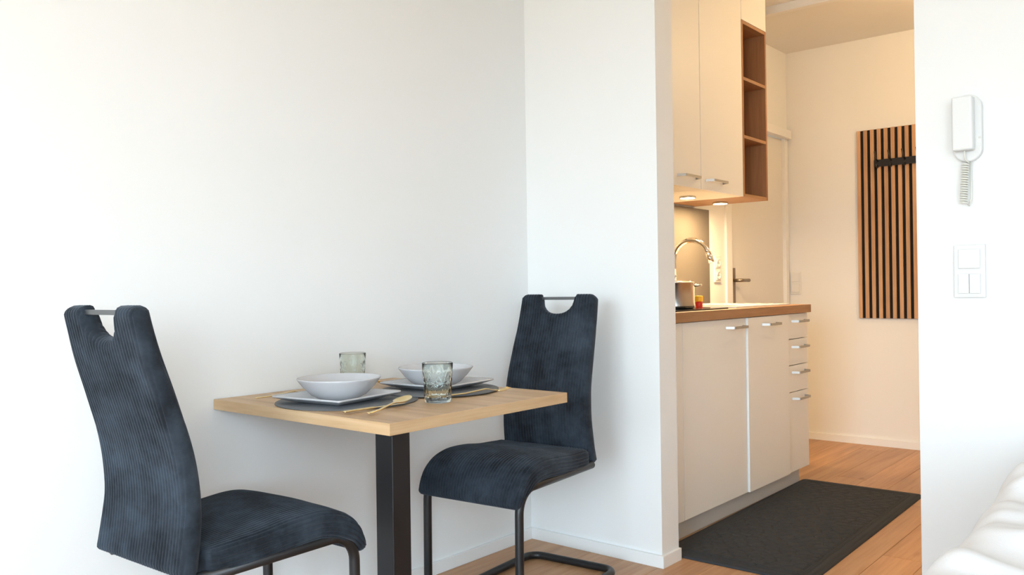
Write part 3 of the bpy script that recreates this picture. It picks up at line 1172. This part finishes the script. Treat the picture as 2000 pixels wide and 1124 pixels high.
def make_plate(s=0.250):
    """square dinner plate with soft corners and raised rim"""
    n = 40
    V, Fc = [], []

    def h(x, y):
        m = max(abs(x), abs(y)) / (s / 2)
        t = max(0.0, (m - 0.56) / 0.44)
        return 0.004 + 0.018 * t ** 1.15

    def pos(i, j):
        x, y = -1 + 2 * i / n, -1 + 2 * j / n
        # square to rounded square
        k = (abs(x) ** 22 + abs(y) ** 22) ** (1 / 22)
        mm = max(abs(x), abs(y))
        f_ = mm / k if k > 1e-9 else 1
        bow = 1.0 - 0.012 * (1 - min(abs(x), abs(y)) ** 2) * mm
        return x * f_ * s / 2 * bow, y * f_ * s / 2 * bow

    for lay in (0, 1):
        for i in range(n + 1):
            for j in range(n + 1):
                x, y = pos(i, j)
                z = h(x, y)
                V.append((x, y, z if lay == 0 else max(0.0, z - 0.0042)))
    m = n + 1
    for i in range(n):
        for j in range(n):
            a, b, c, d = i * m + j, (i + 1) * m + j, (i + 1) * m + j + 1, i * m + j + 1
            Fc.append((a, b, c, d))
            Fc.append((m * m + a, m * m + d, m * m + c, m * m + b))
    ring = [(i, 0) for i in range(n)] + [(n, j) for j in range(n)] + [(i, n) for i in range(n, 0, -1)] + [(0, j) for j in range(n, 0, -1)]
    for q in range(len(ring)):
        a = ring[q][0] * m + ring[q][1]
        b = ring[(q + 1) % len(ring)][0] * m + ring[(q + 1) % len(ring)][1]
        Fc.append((a, b, m * m + b, m * m + a))
    return V, Fc


V, Fc = make_plate()
pl1 = pydata('dinner_plate', V, Fc, MT['porcelain'], None, True, (0.347, -1.255, ZM))
pl1.rotation_euler = (0, 0, math.radians(8))
tag(pl1, 'square white dinner plate on the near placemat', 'plate', 'white dinner plates')
V, Fc = lathe([(0.030, 0.004), (0.034, 0.0), (0.050, 0.0), (0.054, 0.003), (0.074, 0.013), (0.095, 0.034), (0.109, 0.052), (0.1125, 0.0565), (0.1128, 0.0582), (0.1115, 0.0592), (0.1095, 0.0582),
               (0.105, 0.0515), (0.091, 0.036), (0.070, 0.016), (0.048, 0.008), (0, 0.007)], 80)
V0 = V
Fc = Fc + [tuple(range(80))]
bw1 = pydata('soup_bowl', V, Fc, MT['porcelain'], None, True, (0.345, -1.248, ZM + 0.0044))
tag(bw1, 'round white bowl on the near square plate', 'bowl', 'white bowls')


# tumblers with cut relief
def tumbler():
    H = 0.106
    def fn(r, z, a):
        if r > 0.025 and 0.014 < z < 0.088 and fn.outer:
            w = max(0.0, min(1, (z - 0.014) / 0.008, (0.088 - z) / 0.008))
            k = 9
            ph = a * k / (2 * math.pi)
            ph -= math.floor(ph)
            u = abs(ph - 0.5) * 2            # 0 centre of motif .. 1 border
            zz = (z - 0.051) / 0.037
            star = max(0, 1 - abs(u - abs(zz)) * 5)
            fan = 0.5 + 0.5 * math.cos(math.atan2(zz, (u - 0.0001)) * 14)
            return r - 0.0016 * w * star - 0.0008 * w * fan
        return r
    out = []
    zs = [0.002, 0.006, 0.010, 0.014] + [0.014 + 0.074 * i / 44 for i in range(1, 45)] + [0.092, 0.098, 0.104]
    prof = [(0, 0.003), (0.026, 0.003), (0.031, 0.0005), (0.0345, 0.002)]
    prof += [(0.0350 + 0.0065 * (z / H), z) for z in zs[1:]]
    nout = len(prof)
    fn.outer = True
    prof += [(0.0415, 0.1055), (0.0405, 0.106), (0.0396, 0.1050)]
    V1, F1 = lathe(prof, 144, fn)
    fn.outer = False
    inner = [(0.0396, 0.1050), (0.0385, 0.085), (0.0365, 0.050), (0.0345, 0.022), (0.028, 0.0150), (0, 0.0140)]
    V2, F2 = lathe(inner, 144, fn)
    o = len(V1)
    V = V1 + V2[144:]
    last = o - 144
    def rm(i):
        return last + i if i < 144 else o + i - 144
    F = F1 + [tuple(rm(i) for i in f_) for f_ in F2]
    return V, F


V, Fc = tumbler()
g1 = pydata('tumbler', V, Fc, MT['glass'], None, True, (0.580, -1.105, ZT))
tag(g1, 'pale green cut glass tumbler at the front table edge', 'glass', 'cut glass tumblers')
g2 = g1.copy()
COL.objects.link(g2)
g2.location = (0.105, -1.005, ZT)
g2.rotation_euler = (0, 0, 0.4)
g2['label'] = 'pale green cut glass tumbler behind the near bowl by the wall'

# far setting
o = disc_mat('placemat', 0.176, (0.405, -0.924, ZT + 0.0031), 'round grey placemat at the far end of the table')
pl2 = pl1.copy()
COL.objects.link(pl2)
pl2.location = (0.372, -0.900, ZM + 0.0031)
pl2.rotation_euler = (0, 0, math.radians(5))
pl2['label'] = 'square white dinner plate on the far placemat'
bw2 = bw1.copy()
COL.objects.link(bw2)
bw2.location = (0.374, -0.908, ZM + 0.0075)
bw2['label'] = 'round white bowl on the far square plate'


# cutlery: built along +x from handle end (0) to tip
def strip(stations, n=12):
    """stations: (x, half width, z, half thickness, dish)"""
    V, Fc = [], []
    for (x, w, z, t, dish) in stations:
        for k in range(n):
            a = 2 * math.pi * k / n
            yy = w * math.cos(a)
            zz = t * math.sin(a)
            V.append((x, yy, z + zz - dish * (1 - (yy / max(w, 1e-6)) ** 2)))
    for i in range(len(stations) - 1):
        for k in range(n):
            k2 = (k + 1) % n
            Fc.append((i * n + k, i * n + k2, (i + 1) * n + k2, (i + 1) * n + k))
    Fc.append(tuple(range(n)))
    Fc.append(tuple((len(stations) - 1) * n + k for k in range(n)))
    return V, Fc


HND = [(0.0, 0.0045, 0.003, 0.0015, 0), (0.004, 0.0055, 0.003, 0.002, 0), (0.05, 0.0048, 0.0045, 0.002, 0), (0.09, 0.0038, 0.009, 0.002, 0), (0.115, 0.0030, 0.012, 0.002, 0)]
SPOON = HND + [(0.128, 0.004, 0.0125, 0.0016, 0), (0.136, 0.011, 0.0125, 0.0012, 0.0015), (0.146, 0.0180, 0.0135, 0.001, 0.005), (0.158, 0.0215, 0.0150, 0.001, 0.0075),
               (0.172, 0.0215, 0.0168, 0.001, 0.0075), (0.186, 0.0180, 0.0190, 0.001, 0.005), (0.196, 0.011, 0.0210, 0.001, 0.002), (0.201, 0.003, 0.0220, 0.001, 0)]
FORKB = HND + [(0.126, 0.004, 0.0110, 0.0015, 0), (0.136, 0.010, 0.0085, 0.0012, 0), (0.150, 0.0125, 0.0060, 0.0012, 0)]
KNIFE = [(0.0, 0.0045, 0.003, 0.002, 0), (0.005, 0.0058, 0.003, 0.0028, 0), (0.09, 0.0055, 0.003, 0.0028, 0), (0.105, 0.0075, 0.0028, 0.0012, 0), (0.16, 0.0090, 0.0026, 0.0008, 0), (0.195, 0.0070, 0.0026, 0.0006, 0), (0.205, 0.002, 0.0026, 0.0005, 0)]


def cutlery(kind, p0, p1, z, label, z_tilt=0.0):
    p0, p1 = Vector((*p0, 0)), Vector((*p1, 0))
    d = p1 - p0
    ang = math.atan2(d.y, d.x)
    if kind == 'fork':
        o = empty('fork', (p0.x, p0.y, z), ang)
        V, Fc = strip(FORKB)
        pydata('handle', V, Fc, MT['gold'], o)
        for k in range(4):
            yy = -0.0095 + 0.00633 * k
            V, Fc = tube_data([(0.149, yy, 0.006), (0.162, yy, 0.0042), (0.178, yy, 0.0062), (0.192, yy, 0.0115)], [0.0019, 0.0018, 0.0016, 0.0009], 8)
            pydata('tine', V, Fc, MT['gold'], o)
    else:
        V, Fc = strip(SPOON if kind == 'spoon' else KNIFE)
        o = pydata(kind, V, Fc, MT['gold'], None, True, (p0.x, p0.y, z))
        o.rotation_euler = (0, 0, ang)
    o.rotation_euler = (0, z_tilt, ang)
    return tag(o, label, 'cutlery', 'gold cutlery')


cutlery('spoon', (0.612, -1.372), (0.552, -1.187), ZT + 0.003, 'gold spoon lying right of the near plate')
cutlery('knife', (0.545, -1.392), (0.545, -1.20), ZM, 'gold knife handle beside the near spoon')
cutlery('fork', (0.125, -1.366), (0.163, -1.18), ZM, 'gold fork showing left of the near plate')
cutlery('fork', (0.552, -1.035), (0.612, -0.863), ZM + 0.0031, 'gold fork lying behind the front tumbler')
cutlery('spoon', (0.160, -0.800), (0.205, -0.985), ZT + 0.003, 'gold spoon left of the far plate')

# ------------------------------------------------------------------ bed (corner of the frame)
bd_ = empty('bed', (2.36, -1.10, 0))
tag(bd_, 'bed with rumpled white bedding at the lower right corner', 'bed')
boxes('bed_frame', [(-0.46, 0.46, -0.97, 0.97, 0.12, 0.26)], MT['trim'], bd_, 0.01)
for (lx, ly) in ((-0.40, -0.9), (0.40, -0.9), (-0.40, 0.9), (0.40, 0.9)):
    box('leg', lx - 0.03, lx + 0.03, ly - 0.03, ly + 0.03, 0.0, 0.12, MT['trim'], bd_, 0.003)
box('mattress', -0.46, 0.46, -0.98, 0.98, 0.26, 0.52, MT['linen'], bd_, 0.03, 4)
nx, ny = 90, 150
V, Fc = [], []
for i in range(nx + 1):
    for j in range(ny + 1):
        a, b = i / nx, j / ny
        X = -0.56 + 1.12 * a
        Y = -1.02 + 2.06 * b
        ex = min(a, 1 - a) / 0.10
        ey = min(b, 1 - b) / 0.06
        e_ = min(1.0, ex, ey)
        rise = math.sqrt(max(0.0, 1 - (1 - e_) ** 2))
        z = 0.30 + 0.340 * rise
        wob = mnoise.noise(Vector((X * 3.2, Y * 5.5, 1.3))) * 0.030 + mnoise.noise(Vector((X * 9, Y * 16, 4.1))) * 0.012
        fold = 0.010 * math.sin(Y * 34 + 5 * mnoise.noise(Vector((X * 3, Y * 3, 9)))) * (1 - 0.4 * rise)
        z += (wob + fold) * (0.3 + 0.7 * rise)
        X += (0.022 * mnoise.noise(Vector((Y * 6, 2.2, z))) + 0.4 * fold) * (1 - 0.6 * rise) + 0.02 * b * -1
        V.append((X, Y, z))
for i in range(nx):
    for j in range(ny):
        q = i * (ny + 1) + j
        Fc.append((q, q + ny + 1, q + ny + 2, q + 1))
dv = pydata('duvet', V, Fc, MT['linen'], bd_)
so = dv.modifiers.new('thickness', 'SOLIDIFY')
so.thickness = 0.012
so.offset = -1
